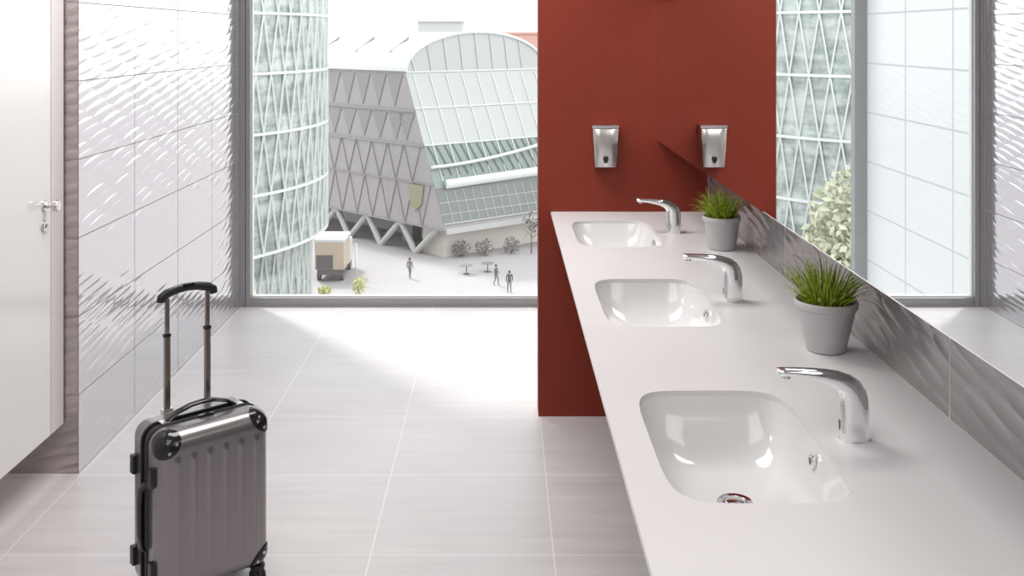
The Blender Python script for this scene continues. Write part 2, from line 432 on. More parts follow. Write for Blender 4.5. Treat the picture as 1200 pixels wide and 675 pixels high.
# ------------------------------------------------------------------ faucets
def make_faucet(y):
    X0 = 0.645
    t = thing('faucet', (X0, y, ZK), '', 'faucet', 'chrome faucets on the counter')
    # section list: (upper x,z) (lower x,z) half width
    sec = [((.0262, .0), (-.0265, .0), .0225), ((.0262, .004), (-.0265, .004), .0225), ((.0262, .03), (-.0262, .03), .0218), ((.0262, .058), (-.0262, .056), .0210),
           ((.0250, .076), (-.0268, .072), .0203), ((.0205, .0920), (-.0285, .0830), .0197), ((.0110, .1060), (-.0335, .0915), .0190), ((-.0040, .1165), (-.0430, .0985), .0182),
           ((-.0250, .1235), (-.0570, .1040), .0172), ((-.0480, .1272), (-.0730, .1085), .0160), ((-.0720, .1292), (-.0900, .1122), .0148), ((-.0980, .1303), (-.1070, .1148), .0135), ((-.1250, .1308), (-.1270, .1166), .0122),
           ((-.1380, .1305), (-.1385, .1174), .0114), ((-.1400, .1290), (-.1402, .1190), .0098)]
    rings = []
    seg = 32
    for (a, b, hw) in sec:
        a, b = V((a[0], 0, a[1])), V((b[0], 0, b[1])); c = (a+b)/2; h = (a-b)/2
        r = []
        for k in range(seg):
            q = 2*PI*k/seg; cc, ss = math.cos(q), math.sin(q); n = 2.5
            r.append(c+h*math.copysign(abs(cc)**(2/n), cc)+V((0, hw*math.copysign(abs(ss)**(2/n), ss), 0)))
        rings.append(r)
    bm = bmesh.new(); loft(bm, rings)
    obj('body', bm, M['chrome'], t, True, world=False)
    bm = bmesh.new(); lathe(bm, [(0.0085, 0), (0.0085, -0.006), (0.007, -0.007)], (-.124, 0, .1185), 'z', 24)
    obj('aerator', bm, M['steel'], t, True, world=False)
    bm = bmesh.new(); box(bm, (-.0268, -.0035, .018), (-.0235, .0035, .036), 0.001)
    obj('sensor', bm, M['blackgloss'], t, world=False)
    bm = bmesh.new(); loft(bm, [[(0.0275*math.cos(2*PI*k/40), 0.0240*math.sin(2*PI*k/40), z) for k in range(40)] for z in (0, 0.0018)])
    obj('base_ring', bm, M['chrome'], t, world=False)
    return t
f0 = make_faucet(SY[0]); f0['label'] = 'chrome sensor faucet beside the nearest washbasin'
f1 = copy_tree(f0); f1.location.y = SY[1]; f1['label'] = 'chrome sensor faucet beside the middle washbasin, between the two plants'
f2 = copy_tree(f0); f2.location.y = SY[2]; f2['label'] = 'chrome sensor faucet in front of the red wall by the farthest washbasin'

# ------------------------------------------------------------------ potted grasses
def grass_pot(x, y, rr, rb, h, gh, seed, label):
    t = thing('potted_grass', (x, y, ZK), label, 'plant', 'potted grass plants on the counter')
    bm = bmesh.new()
    lathe(bm, [(rb-.006, 0), (rb-.001, .002), (rb, .006), (rr-.006, h-.022), (rr-.0045, h-.018), (rr-.001, h-.016), (rr, h-.010), (rr, h-.003), (rr-.002, h), (rr-.005, h), (rr-.008, h-.004), (rr-.010, h-.018), (rr-.012, h-.03)], (0, 0, 0), 'z', 56, True, True)
    obj('pot', bm, M['pot'], t, True, world=False)
    bm = bmesh.new(); lathe(bm, [(rr-.0105, h-.020), (rr-.020, h-.014), (rr*.4, h-.010), (0.001, h-.009)], (0, 0, 0), 'z', 40, False, True)
    obj('soil', bm, M['soil'], t, True, world=False)
    rnd = random.Random(seed); bm = bmesh.new()
    for k in range(230):
        a = rnd.uniform(0, 2*PI); q = math.sqrt(rnd.random())
        r0 = q*(rr-.026); lean = (0.06+0.80*q**1.7)*rnd.uniform(.55, 1.25); a2 = a+rnd.uniform(-.5, .5)
        L = gh*rnd.uniform(.72, 1.12)*(1.0-.12*q); wd = rnd.uniform(.0015, .0028)
        base = V((r0*math.cos(a), r0*math.sin(a), h-.014)); dr = V((math.cos(a2), math.sin(a2), 0)); si = V((-dr.y, dr.x, 0))
        p = base.copy(); prev = None; ns = 5; th = lean*.35
        sn = (si*math.cos(rnd.uniform(0, 3))+dr*.4).normalized()
        for i in range(ns+1):
            u = i/ns; ww = wd*(1-u**2.2)+.00012
            cur = (bm.verts.new(p-sn*ww), bm.verts.new(p+dr*ww*.35), bm.verts.new(p+sn*ww))
            if prev:
                bm.faces.new((prev[0], prev[1], cur[1], cur[0])); bm.faces.new((prev[1], prev[2], cur[2], cur[1]))
            prev = cur; th += lean*.34
            p = p+(dr*math.sin(th)+V((0, 0, 1))*math.cos(th))*L/ns
    obj('grass_blades', bm, M['grass'], t, False, world=False)
    return t
grass_pot(0.763, 2.37, .073, .0455, .119, .118, 3, 'green grass in a grey tapered pot, the nearer and larger of the two')
grass_pot(0.764, 3.50, .0655, .0495, .113, .116, 5, 'green grass in a grey pot, the farther one by the red wall')

# ------------------------------------------------------------------ mirror cabinet
XM = 0.654; ZM = 1.1593
t = thing('mirror_cabinet', (XR, 2.3, ZM), 'long shallow mirror cabinet on the right wall above the counter', 'mirror')
obj('cabinet_body', newbox((XM+0.005, 0.35, ZM), (XR, YR, 1.733), 0.001), M['alu'], t)
obj('mirror_panel', newbox((XM, 0.35, ZM), (XM+0.005, YR-0.001, 1.733)), M['mirror'], t)

# ------------------------------------------------------------------ soap dispenser
def dispenser():
    cx = (709-588)/1180*4.19; t = thing('soap_dispenser', (cx, YR, 1.046), 'brushed steel soap dispenser mounted on the red wall', 'soap dispenser')
    H = .178; bm = bmesh.new(); rings = []
    for u, hw, dp in ((0, .036, .030), (.012, .0415, .046), (.03, .0440, .060), (.06, .0465, .070), (.5, .0520, .076), (.93, .0565, .072), (.955, .0565, .070)):
        z = u*H; r = []
        pts = [(-hw, 0), (-hw, -dp*.75), (-hw*.93, -dp*.93), (-hw*.8, -dp*.985), (-hw*.4, -dp*1.0), (0, -dp*1.005), (hw*.4, -dp*1.0), (hw*.8, -dp*.985), (hw*.93, -dp*.93), (hw, -dp*.75), (hw, 0)]
        sag = .010 if u < .02 else 0
        rings.append([(x, y, z+(sag*(x/hw)**2)) for x, y in pts])
    loft(bm, rings)
    obj('housing', bm, M['steel'], t, True, world=False, angle=35)
    bm = bmesh.new(); box(bm, (-.0565, -.068, H*.962), (.0565, 0, H+.006), .004)
    obj('lid', bm, M['steel'], t, True, world=False)
    bm = bmesh.new(); box(bm, (-.055, -.066, H*.953), (.055, 0, H*.964)); obj('lid_gap', bm, M['seal'], t, world=False)
    bm = bmesh.new()
    rings = []
    for y, s in ((-.066, 1), (-.078, 1), (-.081, .85)):
        rings.append([(s*x, y, .044+s*(z-.044)) for x, z in ((-.005, .028), (.005, .028), (.009, .036), (.0115, .046), (.010, .053), (.005, .057), (-.005, .057), (-.010, .053), (-.0115, .046), (-.009, .036))])
    loft(bm, rings); obj('push_button', bm, M['black'], t, True, world=False)
    bm = bmesh.new(); lathe(bm, [(.0085, -.0725), (.0085, -.060)], (0, 0, .020), 'y', 24); obj('spout', bm, M['chrome'], t, True, world=False)
dispenser()

# ------------------------------------------------------------------ suitcase
def grid_axis(h, r, flat, cuts=()):
    nr = 6 if flat > .0027 else 14
    a = [-(h-r)-r*math.tan(x*PI/4/nr) for x in range(nr, 0, -1)]
    b = [-x for x in reversed(a)]
    n = max(2, int(2*(h-r)/flat)); m = [-(h-r)+2*(h-r)*k/n for k in range(n+1)]
    m = [x for x in m if all(abs(x-c) > flat*.3 for c in cuts)]+list(cuts)
    return sorted(a+m+b)
def rounded_box(hx, hy, hz, r, xs, ys, zs, off=0.0, disp=None):
    bm = bmesh.new(); cache = {}
    H = (hx, hy, hz)
    def vert(p):
        q = V([max(-(H[i]-r), min(H[i]-r, p[i])) for i in range(3)]); dv = V(p)-q
        dv = dv.normalized() if dv.length > 1e-9 else V((0, 0, 0))
        o_ = q+dv*(r+off)
        if disp: o_ = disp(o_, dv)
        k = (round(o_.x, 5), round(o_.y, 5), round(o_.z, 5))
        if k not in cache: cache[k] = bm.verts.new(o_)
        return cache[k]
    def face(A, B, fn):
        for i in range(len(A)-1):
            for j_ in range(len(B)-1):
                vs = [vert(fn(A[i], B[j_])), vert(fn(A[i+1], B[j_])), vert(fn(A[i+1], B[j_+1])), vert(fn(A[i], B[j_+1]))]
                if len(set(vs)) == 4:
                    try: bm.faces.new(vs)
                    except ValueError: pass
    for s in (-1, 1):
        face(ys, zs, lambda a, b: (s*hx, a, b)); face(xs, zs, lambda a, b: (a, s*hy, b)); face(xs, ys, lambda a, b: (a, b, s*hz))
    return bm
def keep(bm, fn):
    bmesh.ops.delete(bm, geom=[f for f in bm.faces if not fn(f.calc_center_median())], context='FACES'); return bm
def suitcase():
    psi = math.radians(42)
    t = thing('suitcase', (-0.868, 2.912, 0), 'silver hard-shell trolley suitcase with raised ribs and its telescopic handle pulled up', 'suitcase', rz=psi)
    hx, hy, hz, r = .168, .105, .228, .044; zc = .052+hz
    S = lambda bm: (bmesh.ops.translate(bm, verts=bm.verts, vec=(0, 0, zc)), bm)[1]
    xs = grid_axis(hx, r, .0028); ys = grid_axis(hy, r, .01, (-.018, .018, -.012, .012)); zs = grid_axis(hz, r, .006)
    ribs = [-.118, -.071, -.024, .024, .071, .118]
    def disp(p, n):
        if abs(n.y) > .9:
            hgt = 0
            for q in ribs:
                dd = abs(p.x-q)
                if dd < .0085: hgt = max(hgt, math.cos(dd/.0085*PI/2)**.6)
            e = min(1, max(0, (hz-.062-abs(p.z))/.012)); e = e*e*(3-2*e)
            p = V((p.x, p.y+math.copysign(.0045*hgt*e, n.y), p.z))
        if abs(n.x) > .9:
            hgt = 0
            for q in (-.060, .060):
                dd = abs(p.y-q)
                if dd < .012: hgt = max(hgt, math.cos(dd/.012*PI/2))
            p = V((p.x+math.copysign(.002*hgt, n.x), p.y, p.z))
        return p
    obj('front_shell', keep(S(rounded_box(hx, hy, hz, r, xs, ys, zs, 0, disp)), lambda c: c.y < -.018), M['shell'], t, True, world=False, angle=80)
    obj('back_shell', keep(S(rounded_box(hx, hy, hz, r, grid_axis(hx, r, .01), ys, zs, 0, None)), lambda c: c.y > .018), M['shell'], t, True, world=False, angle=80)
    obj('zip_band', keep(S(rounded_box(hx, hy, hz, r, grid_axis(hx, r, .02), ys, grid_axis(hz, r, .02), -.003)), lambda c: abs(c.y) < .0185), M['black'], t, True, world=False)
    bm = bmesh.new()    # rubber beads along both shell rims
    for yy in (-.019, .019):
        pts = []
        for sx, sz, a0 in ((1, 1, 0), (-1, 1, 90), (-1, -1, 180), (1, -1, 270)):
            for k in range(9):
                a = math.radians(a0+k*90/8); pts.append((sx*(hx-r)+(r+.001)*math.cos(a), yy, zc+sz*(hz-r)+(r+.001)*math.sin(a)))
        pts.append(pts[0]); tube(bm, pts, .0035, 8, caps=False)
    obj('rim_piping', bm, M['rubber'], t, True, world=False)
    # corner guards
    for sx in (-1, 1):
        for sz in (-1, 1):
            c0 = V((sx*(hx-.012), -hy+.012, zc+sz*(hz-.012)))
            bm = S(rounded_box(hx, hy, hz, r, grid_axis(hx, r, .0025), grid_axis(hy, r, .0025), grid_axis(hz, r, .0025), .004))
            keep(bm, lambda c: (c-c0).length < .050 and c.y < -.035)
            g = obj('corner_guard', bm, M['blackgloss'], t, True, world=False)
            bm = bmesh.new()
            for du, dw in ((-.026, .008), (.008, -.026)):
                px, pz = sx*(hx-.030+du*.6), zc+sz*(hz-.030+dw*.6)
                lathe(bm, [(.0045, -.004), (.0045, 0), (.003, -.0012)][::-1], (px, -hy+.002, pz), 'y', 12)
            obj('rivet', bm, M['steel'], g, True, world=False)
    # side feet
    for yy in (-.062, .062):
        for zz in (.135, .392):
            bm = bmesh.new(); box(bm, (-hx-.013, yy-.012, zz-.026), (-hx+.002, yy+.012, zz+.026), .004); obj('side_foot', bm, M['black'], t, True, world=False)
    # side carry handle on the zip band
    bm = bmesh.new(); pts = [(-hx+.004, 0, .165), (-hx-.012, 0, .180), (-hx-.016, 0, .22), (-hx-.016, 0, .30), (-hx-.012, 0, .340), (-hx+.004, 0, .355)]
    tube(bm, pts, .014, 12, .005); obj('side_handle', bm, M['black'], t, True, world=False)
    # top carry handle
    zt = zc+hz
    bm = bmesh.new(); pts = [(-.108, 0, zt-.001), (-.100, 0, zt+.006), (-.075, 0, zt+.022), (-.035, 0, zt+.033), (0, 0, zt+.036), (.035, 0, zt+.033), (.075, 0, zt+.022), (.100, 0, zt+.006), (.108, 0, zt-.001)]
    tube(bm, pts, .0135, 12, .006); hd = obj('carry_handle', bm, M['blackgloss'], t, True, world=False)
    for sx in (-1, 1):
        bm = bmesh.new(); box(bm, (sx*.108-.016, -.016, zt-.004), (sx*.108+.016, .016, zt+.006), .003); obj('handle_mount', bm, M['steel'], hd, True, world=False)
    # combination lock
    bm = bmesh.new(); box(bm, (-.02, -.030, zt-.010), (.026, -.014, zt+.005), .003); obj('lock', bm, M['blackgloss'], t, True, world=False)
    # telescopic handle
    th = bpy.data.objects.new('telescopic_handle', None); C.objects.link(th); th.parent = t
    for sx in (-1, 1):
        x = sx*.0625-.002
        bm = bmesh.new(); box(bm, (x-.0085, .083, zt-.02), (x+.0085, .097, .728), .004); obj('outer_tube', bm, M['rod'], th, True, world=False)
        bm = bmesh.new(); box(bm, (x-.0065, .085, .728), (x+.0065, .095, .835), .003); obj('inner_tube', bm, M['rod'], th, True, world=False)
        bm = bmesh.new(); box(bm, (x-.0105, .082, .722), (x+.0095, .098, .732), .002); obj('tube_collar', bm, M['black'], th, True, world=False)
        bm = bmesh.new(); box(bm, (x-.016, .078, zt-.012), (x+.016, .100, zt+.006), .003); obj('tube_socket', bm, M['steel'], th, True, world=False)
    bm = bmesh.new()
    pts = [(-.084, .090, .826), (-.082, .090, .838), (-.066, .090, .848), (-.03, .090, .856), (0, .090, .858), (.03, .090, .856), (.064, .090, .848), (.080, .090, .838), (.082, .090, .826)]
    tube(bm, pts, [.012, .0135, .0135, .0125, .012, .0125, .0135, .0135, .012], 14, [.008, .011, .0115, .009, .0085, .009, .0115, .011, .008])
    gp = obj('grip', bm, M['black'], th, True, world=False)
    bm = bmesh.new(); box(bm, (-.018, .081, .860), (.018, .099, .8695), .003); obj('release_button', bm, M['blackgloss'], gp, True, world=False)
    # casters
    for sx in (-1, 1):
        for sy in (-1, 1):
            x, y = sx*(hx-.030), sy*(hy-.030)
            bm = bmesh.new(); lathe(bm, [(.020, .056), (.022, .050), (.019, .038), (.010, .030)], (x, y, 0), 'z', 20); box(bm, (x-.006, y-.018, .016), (x+.006, y+.018, .045), .003)
            cs = obj('caster', bm, M['black'], t, True, world=False)
            for w_ in (-1, 1):
                bm = bmesh.new(); lathe(bm, [(.010, w_*.007), (.0195, w_*.007), (.021, w_*.009), (.021, w_*.015), (.0195, w_*.017), (.010, w_*.0175)], (x, y, .021), 'x', 24)
                obj('wheel', bm, M['rubber'], cs, True, world=False)
suitcase()

# ================================================================== outside
ZG = -18.6
o = struct(obj('ground', newbox((-160, 14, ZG-1), (160, 420, ZG)), M['plaza']))

# round tower with diagrid facade
def tower():
    cx, cy, R, bh = -26.3, 63.5, 15.0, 3.36
    zb = [-.5+bh*k for k in range(-5, 10)]
    t = thing('round_tower', (cx, cy, ZG), 'round mint-green glass tower with a white diamond lattice at the left of the window', 'building')
    zsplit = -.5-3*bh
    bm = bmesh.new()
    prof = [(14.0, ZG), (14.0, zsplit), (R, zsplit), (R, zb[-1])]
    lathe(bm, [(r, z) for r, z in prof], (cx, cy, 0), 'z', 84, False, True)
    obj('glazing', bm, M['tower_glass'], t, False)
    bm = bmesh.new(); n = 78
    for z in [zz for zz in zb if zz >= zsplit-.01]:
        rr = R+.12
        rings = [[(cx+(rr+a)*math.cos(2*PI*k/n), cy+(rr+a)*math.sin(2*PI*k/n), z+b) for k in range(n)] for a, b in ((-.15, -.075), (.04, -.075), (.04, .075), (-.15, .075))]
        loft(bm, rings, False, False, close=True)
    obj('floor_band', bm, M['whiteframe'], t)
    bm = bmesh.new()
    lv = [ZG+.2]+zb
    for i in range(len(lv)-1):
        z0, z1 = lv[i], lv[i+1]
        rr = R+.10 if z0 >= zsplit-.01 else 14.10
        for k in range(n):
            a0 = 2*PI*(k+(i % 2)*.5)/n
            if math.sin(a0) > .55 and math.cos(a0) < 0: continue      # far side of the drum
            for sg in (-.5, .5):
                a1 = a0+sg*2*PI/n
                bar(bm, (cx+rr*math.cos(a0), cy+rr*math.sin(a0), z0), (cx+rr*math.cos(a1), cy+rr*math.sin(a1), z1), .075, .075)
    obj('lattice', bm, M['whiteframe'], t)
    bm = bmesh.new(); lathe(bm, [(R-.5, zb[-1]), (R-.5, zb[-1]+1.0)], (cx, cy, 0), 'z', 60); obj('roof', bm, M['roofwhite'], t)
tower()

# bridge-like office building with a vaulted roof
E1 = V((-.707, .707, 0)); E2 = V((.78, .62, 0)).normalized()
PB = V((-5.05, 90.3, -15.9)); PT = V((-9.05, 94.3, -1.76))
def office():
    t = thing('vaulted_office_building', (PB.x, PB.y, ZG), 'pale office building with a vaulted roof, standing on V-shaped struts', 'building')
    L1, L2 = 34.0, 26.0
    def FL(u, z):                # point on the left facade; u = distance from slanted corner, z height
        f = (z-PB.z)/(PT.z-PB.z); c = PB.lerp(PT, f); return V((c.x, c.y, z))+E1*u
    def FR(s, f):                # right facade; f=1 top
        return PB.lerp(PT, f)+E2*s
    zs = [-15.9, -11.95, -8.5, -5.37, -1.76]
    # main body: solid prism behind the two facades
    back = E1*L1
    bm = bmesh.new()
    b0, b1, b2, b3 = PB, PB+E2*L2, PB+E2*L2+back, PB+back
    t0, t1, t2, t3 = PT, PT+E2*L2, PT+E2*L2+back, PT+back
    vb = [bm.verts.new(p) for p in (b0, b1, b2, b3)]; vt = [bm.verts.new(p) for p in (t0, t1, t2, t3)]
    for f in ((vb[0], vb[1], vt[1], vt[0]), (vb[1], vb[2], vt[2], vt[1]), (vb[2], vb[3], vt[3], vt[2]), (vb[3], vb[0], vt[0], vt[3]), tuple(vb), tuple(vt)): bm.faces.new(f)
    obj('cladding', bm, M['cladding'], t)
    nl = V((-.707, -.707, 0))     # outward normal of the left facade
    # dark triangular glazing of the two upper rows, fainter seams in the lower rows
    def FV(u, z): return V((PB.x, PB.y, z))+E1*u
    def edge(z): return 5.657*(z-PB.z)/(PT.z-PB.z)
    bm = bmesh.new(); P_ = 2.46
    def prism(bm, pts, o0=.02, o1=.08):
        n_ = len(pts); v0 = [bm.verts.new(p+nl*o0) for p in pts]; v1 = [bm.verts.new(p+nl*o1) for p in pts]; bm.faces.new(v1); bm.faces.new(v0[::-1])
        for i in range(n_): bm.faces.new((v0[i], v0[(i+1) % n_], v1[(i+1) % n_], v1[i]))
    for row, (za, zb_) in enumerate(((zs[3], zs[4]), (zs[2], zs[3]))):
        for k in range(13):
            u = edge(zb_)+.35+P_*k-row*1.2
            if u < edge(zb_)+.1: u = edge(zb_)+.1
            prism(bm, [FV(u, zb_-.3), FV(u+P_*.92, zb_-.3), FV(u+P_*.46, za+.3)])
    obj('triangle_windows', bm, M['clad_dark'], t)
    bm = bmesh.new()
    for z in zs: bar(bm, FV(edge(z), z)+nl*.1, FV(L1, z)+nl*.1, .12, .22 if z in (zs[3], zs[2]) else .10)
    for row, (za, zb_) in enumerate(((zs[1], zs[2]), (zs[0], zs[1]))):
        for k in range(12):
            u = edge(zb_)+.4+P_*k
            bar(bm, FV(u, zb_)+nl*.06, FV(u+P_*.5, za)+nl*.06, .07); bar(bm, FV(u+P_, zb_)+nl*.06, FV(u+P_*.5, za)+nl*.06, .07)
    obj('facade_seams', bm, M['clad_line'], t)
    bm = bmesh.new(); prism(bm, [FV(2.9, -12.15), FV(5.0, -12.15), FV(4.9, -13.6), FV(4.1, -14.6), FV(3.2, -13.9)], .02, .16)
    obj('open_panel', bm, mat('mustard_panel', (0.30, 0.28, 0.19), .6), t)
    # right facade glazing bands
    nr = V((.62, -.78, -.25)).normalized()
    def band(f0, f1, m, name, o0=.1, o1=.1):
        bm = bmesh.new(); n = 14
        lo = [FR(L2*k/n, f0)+nr*o0 for k in range(n+1)]; hi = [FR(L2*k/n, f1)+nr*o1 for k in range(n+1)]
        for k in range(n):
            ring0 = [lo[k], lo[k]-nr*.09, hi[k]-nr*.09, hi[k]]; ring1 = [lo[k+1], lo[k+1]-nr*.09, hi[k+1]-nr*.09, hi[k+1]]
            loft(bm, [ring0, ring1])
        bmesh.ops.remove_doubles(bm, verts=bm.verts, dist=1e-4)
        obj(name, bm, m, t)
    band(.53, 1.0, M['glazing_pale'], 'upper_glazing')
    band(.26, .53, M['glazing_green'], 'middle_glazing')
    band(.04, .26, M['glazing_grey'], 'lower_glazing', .1, .1)
    bm = bmesh.new()
    for k in range(15):
        s = 1.0+1.87*k
        bar(bm, FR(s-.3, .98)+nr*.15, FR(s, .30)+nr*.15, .10, .12)
    for f in (1.0, .765, .53): bar(bm, FR(0, f)+nr*.15, FR(L2, f)+nr*.15, .14, .14)
    obj('mullions', bm, M['whiteframe'], t)
    # sweeping white canopy tube and balcony band
    bm = bmesh.new(); pts = [FR(s, .40+.16*(s/17)**1.6)+nr*(.5+.06*s) for s in [k*1.5 for k in range(16)]]
    tube(bm, pts, .20, 10, .16); obj('canopy_band', bm, M['whiteframe'], t, True)
    bm = bmesh.new(); pts = [FR(s, .29+.03*(s/17))+nr*.6 for s in [1+k*1.5 for k in range(16)]]
    tube(bm, pts, .16, 8, .42); obj('canopy_band', bm, M['whiteframe'], t, True)
    bm = bmesh.new()
    bar(bm, FR(0, .0)+nr*.2, FR(L2, .0)+nr*.2, .3, .45)
    bar(bm, FR(0, .045)+nr*.2, FR(L2, .045)+nr*.2, .12, .12)
    obj('edge_beam', bm, M['strut'], t)
    bm = bmesh.new()
    for k in range(26):
        s = 1.2+.93*k
        bar(bm, FR(s-.9, .52)+nr*.14, FR(s, .33)+nr*.14, .10, .25)
    obj('sun_fins', bm, M['darkfin'], t)
    bm = bmesh.new()
    for k in range(24): bar(bm, FR(1.0+k, .24)+nr*.12, FR(1.0+k, .05)+nr*.12, .05, .06)
    for f in (.10, .17): bar(bm, FR(0, f)+nr*.12, FR(L2, f)+nr*.12, .05, .06)
    obj('glazing_bars', bm, M['glazing_pale'], t)
    # vault
    bm = bmesh.new(); n = 28; hw = 8.6; cs = 8.5; hh = 3.75
    prof = [(cs-hw*math.cos(PI*k/n), hh*math.sin(PI*k/n)) for k in range(n+1)]
    r0 = [PT+E2*s+V((0, 0, z)) for s, z in prof]; r1 = [p+back for p in r0]
    loft(bm, [r0, r1]); obj('vault_roof', bm, M['roofwhite'], t)
    bm = bmesh.new()
    g0 = [PT+E2*s+V((0, 0, z*.96))-E1*.12 for s, z in prof]; g1 = [p+E1*.1 for p in g0]; loft(bm, [g0, g1]); obj('gable_glazing', bm, M['glazing_pale'], t)
    bm = bmesh.new()
    tube(bm, [p-E1*.2 for p in r0], .16, 6)
    for k in range(8):
        s = 1.0+1.87*k
        if abs(s-cs) < hw: bar(bm, PT+E2*s-E1*.2, PT+E2*(s-.5)+V((0, 0, hh*math.sqrt(max(0, 1-((s-.5-cs)/hw)**2))))-E1*.2, .09)
    obj('gable_mullions', bm, M['whiteframe'], t)
    bm = bmesh.new()
    for u in (3.5, 9.0, 15.0):
        a = PT+E1*u+E2*.9+V((0, 0, 1.75)); b = PT+E1*(u+.3)+E2*3.3+V((0, 0, 3.2)); bm = bmesh.new(); bar(bm, a, b, .18, .22)
        obj('roof_rib', bm, M['clad_dark'], t)
    # V struts
    tops = [1.5, 6.8, 11.9, 17.0, 22.1]; feet = [4.6, 9.8, 14.9, 20.0]
    for i, f in enumerate(feet):
        for tp in (tops[i], tops[i+1]):
            bm = bmesh.new(); a = FL(tp, -15.9)-nl*.4; g = PB+E1*f-nl*.4; tube(bm, [a, (g.x, g.y, ZG)], .30, 10); obj('strut', bm, M['strut'], t, True)
    # lobby volumes behind the struts
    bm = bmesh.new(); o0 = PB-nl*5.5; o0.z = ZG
    pts = [o0+E1*2, o0+E1*L1, o0+E1*L1+E2*14, o0+E1*2+E2*14]; loft(bm, [pts, [V((p.x, p.y, -15.9)) for p in pts]]); obj('lobby', bm, M['lobby_grey'], t)
    bm = bmesh.new(); p0 = PB+E1*1.4+E2*1.0; pts = [p0, p0+E2*L2, p0+E2*L2+E1*3, p0+E1*3]; pts = [V((p.x, p.y, ZG)) for p in pts]
    loft(bm, [pts, [V((p.x, p.y, -15.9)) for p in pts]]); obj('ground_floor_wall', bm, M['beige'], t)
    bm = bmesh.new(); p0 = PB-nl*3.0+E1*8.2; pts = [p0, p0+E1*1.6, p0+E1*1.6+E2*1, p0+E2*1]; pts = [V((p.x, p.y, ZG)) for p in pts]
    loft(bm, [pts, [V((p.x, p.y, -15.9)) for p in pts]]); obj('stair_core', bm, M['glazing_green'], t)
office()

def block(name, x0, x1, y, dp, z1, m, label, roofm=None):
    t = thing(name, ((x0+x1)/2, y, ZG), label, 'building')
    obj('wall', newbox((x0, y, ZG), (x1, y+dp, z1)), m, t)
    bm = bmesh.new(); box(bm, (x0-.3, y-.3, z1), (x1+.3, y+dp+.3, z1+.35)); obj('roof', bm, roofm or M['roofwhite'], t)
    k = x0+1.2
    while k+1.6 < x1:
        z = z1-3
        while z > z1-10: obj('window', newbox((k, y-.05, z), (k+1.2, y, z+1.5)), M['glazing_pale'], t); z -= 3.2
        k += 3.2
    return t
block('apartment_block', -.5, 16, 165, 14, 1.9, M['salmon'], 'salmon red building behind the right end of the vaulted roof', M['salmon'])
block('office_block', -12.5, -6.0, 150, 10, 3.7, M['palegrey'], 'pale grey block rising just above the middle of the vaulted roof')

# added tiled block and post, standing in for wall and frame reflected in the mirror
t = thing('added_wing', (-5, 11, ZG), 'white tiled block added outside the window for its reflection in the mirror', 'building')
obj('wall', newbox((-6.4, 8.0, ZG), (-3.76, 13.97, 3.3)), M['tile_wing'], t)
obj('stand_in_post', newbox((-3.79, 13.97, ZG), (-3.59, 14.12, 3.3)), M['alu_light'], t)
obj('coping', newbox((-6.5, 7.9, 3.3), (-3.6, 14.12, 3.4)), M['alu_light'], t)

# ---- vegetation
def leaf_cloud(bm, c, r, n, size, rnd):
    for k in range(n):
        d_ = V((rnd.gauss(0, 1), rnd.gauss(0, 1), rnd.gauss(0, 1))).normalized()*rnd.random()**.4
        p = V(c)+V((d_.x*r[0], d_.y*r[1], d_.z*r[2])); a = V((rnd.uniform(-1, 1), rnd.uniform(-1, 1), rnd.uniform(-1, 1))).normalized()
        b = a.orthogonal().normalized(); a, b = a*size*rnd.uniform(.6, 1.3), b*size*rnd.uniform(.3, .7)
        vs = [bm.verts.new(q) for q in (p-a, p-b, p+a, p+b)]; bm.faces.new(vs)
def tree(name, x, y, h, r, label, leafm, n=1500, size=.35, cat='tree', zc=.7, group=None, seed=1):
    rnd = random.Random(seed); t = thing(name, (x, y, ZG), label, cat, group)
    bm = bmesh.new(); tube(bm, [(0, 0, 0), (.05*h*.1, 0, h*.35), (0, 0, h*.8)], [.035*h*.6, .02*h*.6, .006*h], 8)
    for k in range(7):
        a = k*2.4; z = h*(.4+.05*k); tube(bm, [(0, 0, z), (r*.6*math.cos(a), r*.6*math.sin(a), z+h*.16)], [.009*h, .003*h], 6)
    obj('trunk', bm, M['bark'], t, True, world=False)
    bm = bmesh.new()
    for k in range(9):
        a = k*2.4; q = .55*r*math.sqrt(k/8); leaf_cloud(bm, (q*math.cos(a), q*math.sin(a), h*zc+rnd.uniform(-.15, .15)*h), (r*.5, r*.5, h*.22), n//9, size, rnd)
    obj('crown', bm, leafm, t, world=False)
    return t
tree('pale_tree', -15.0, 43.0, 15.5, 4.2, 'large pale green tree in front of the round tower, seen in the mirror', M['leaf'], 20000, .22, seed=4)
tree('small_tree', 2.75, 93.5, 3.6, 1.5, 'thin dark tree by the right edge of the window in front of the beige wall', M['darkleaf'], 60, .22, zc=.75, seed=9)
def shrub(x, y, r, h, label, m, seed, group):
    rnd = random.Random(seed); t = thing('shrub', (x, y, ZG), label, 'shrub', group)
    bm = bmesh.new(); leaf_cloud(bm, (0, 0, h*.5), (r, r, h*.5), 160, .14, rnd); obj('foliage', bm, m, t, world=False)
    bm = bmesh.new(); 
    for k in range(5): tube(bm, [(0, 0, 0), (r*.5*math.cos(k*1.3), r*.5*math.sin(k*1.3), h*.7)], [.03, .01], 5)
    obj('stem', bm, M['bark'], t, world=False)
shrub(-13.8, 78.3, .55, .8, 'yellow-green shrub on the plaza in front of the lorry', M['leafyellow'], 1, 'yellow shrubs on the plaza')
shrub(-11.1, 78.4, .55, 1.6, 'taller yellow-green shrub on the plaza below the white marker pole', M['leafyellow'], 2, 'yellow shrubs on the plaza')
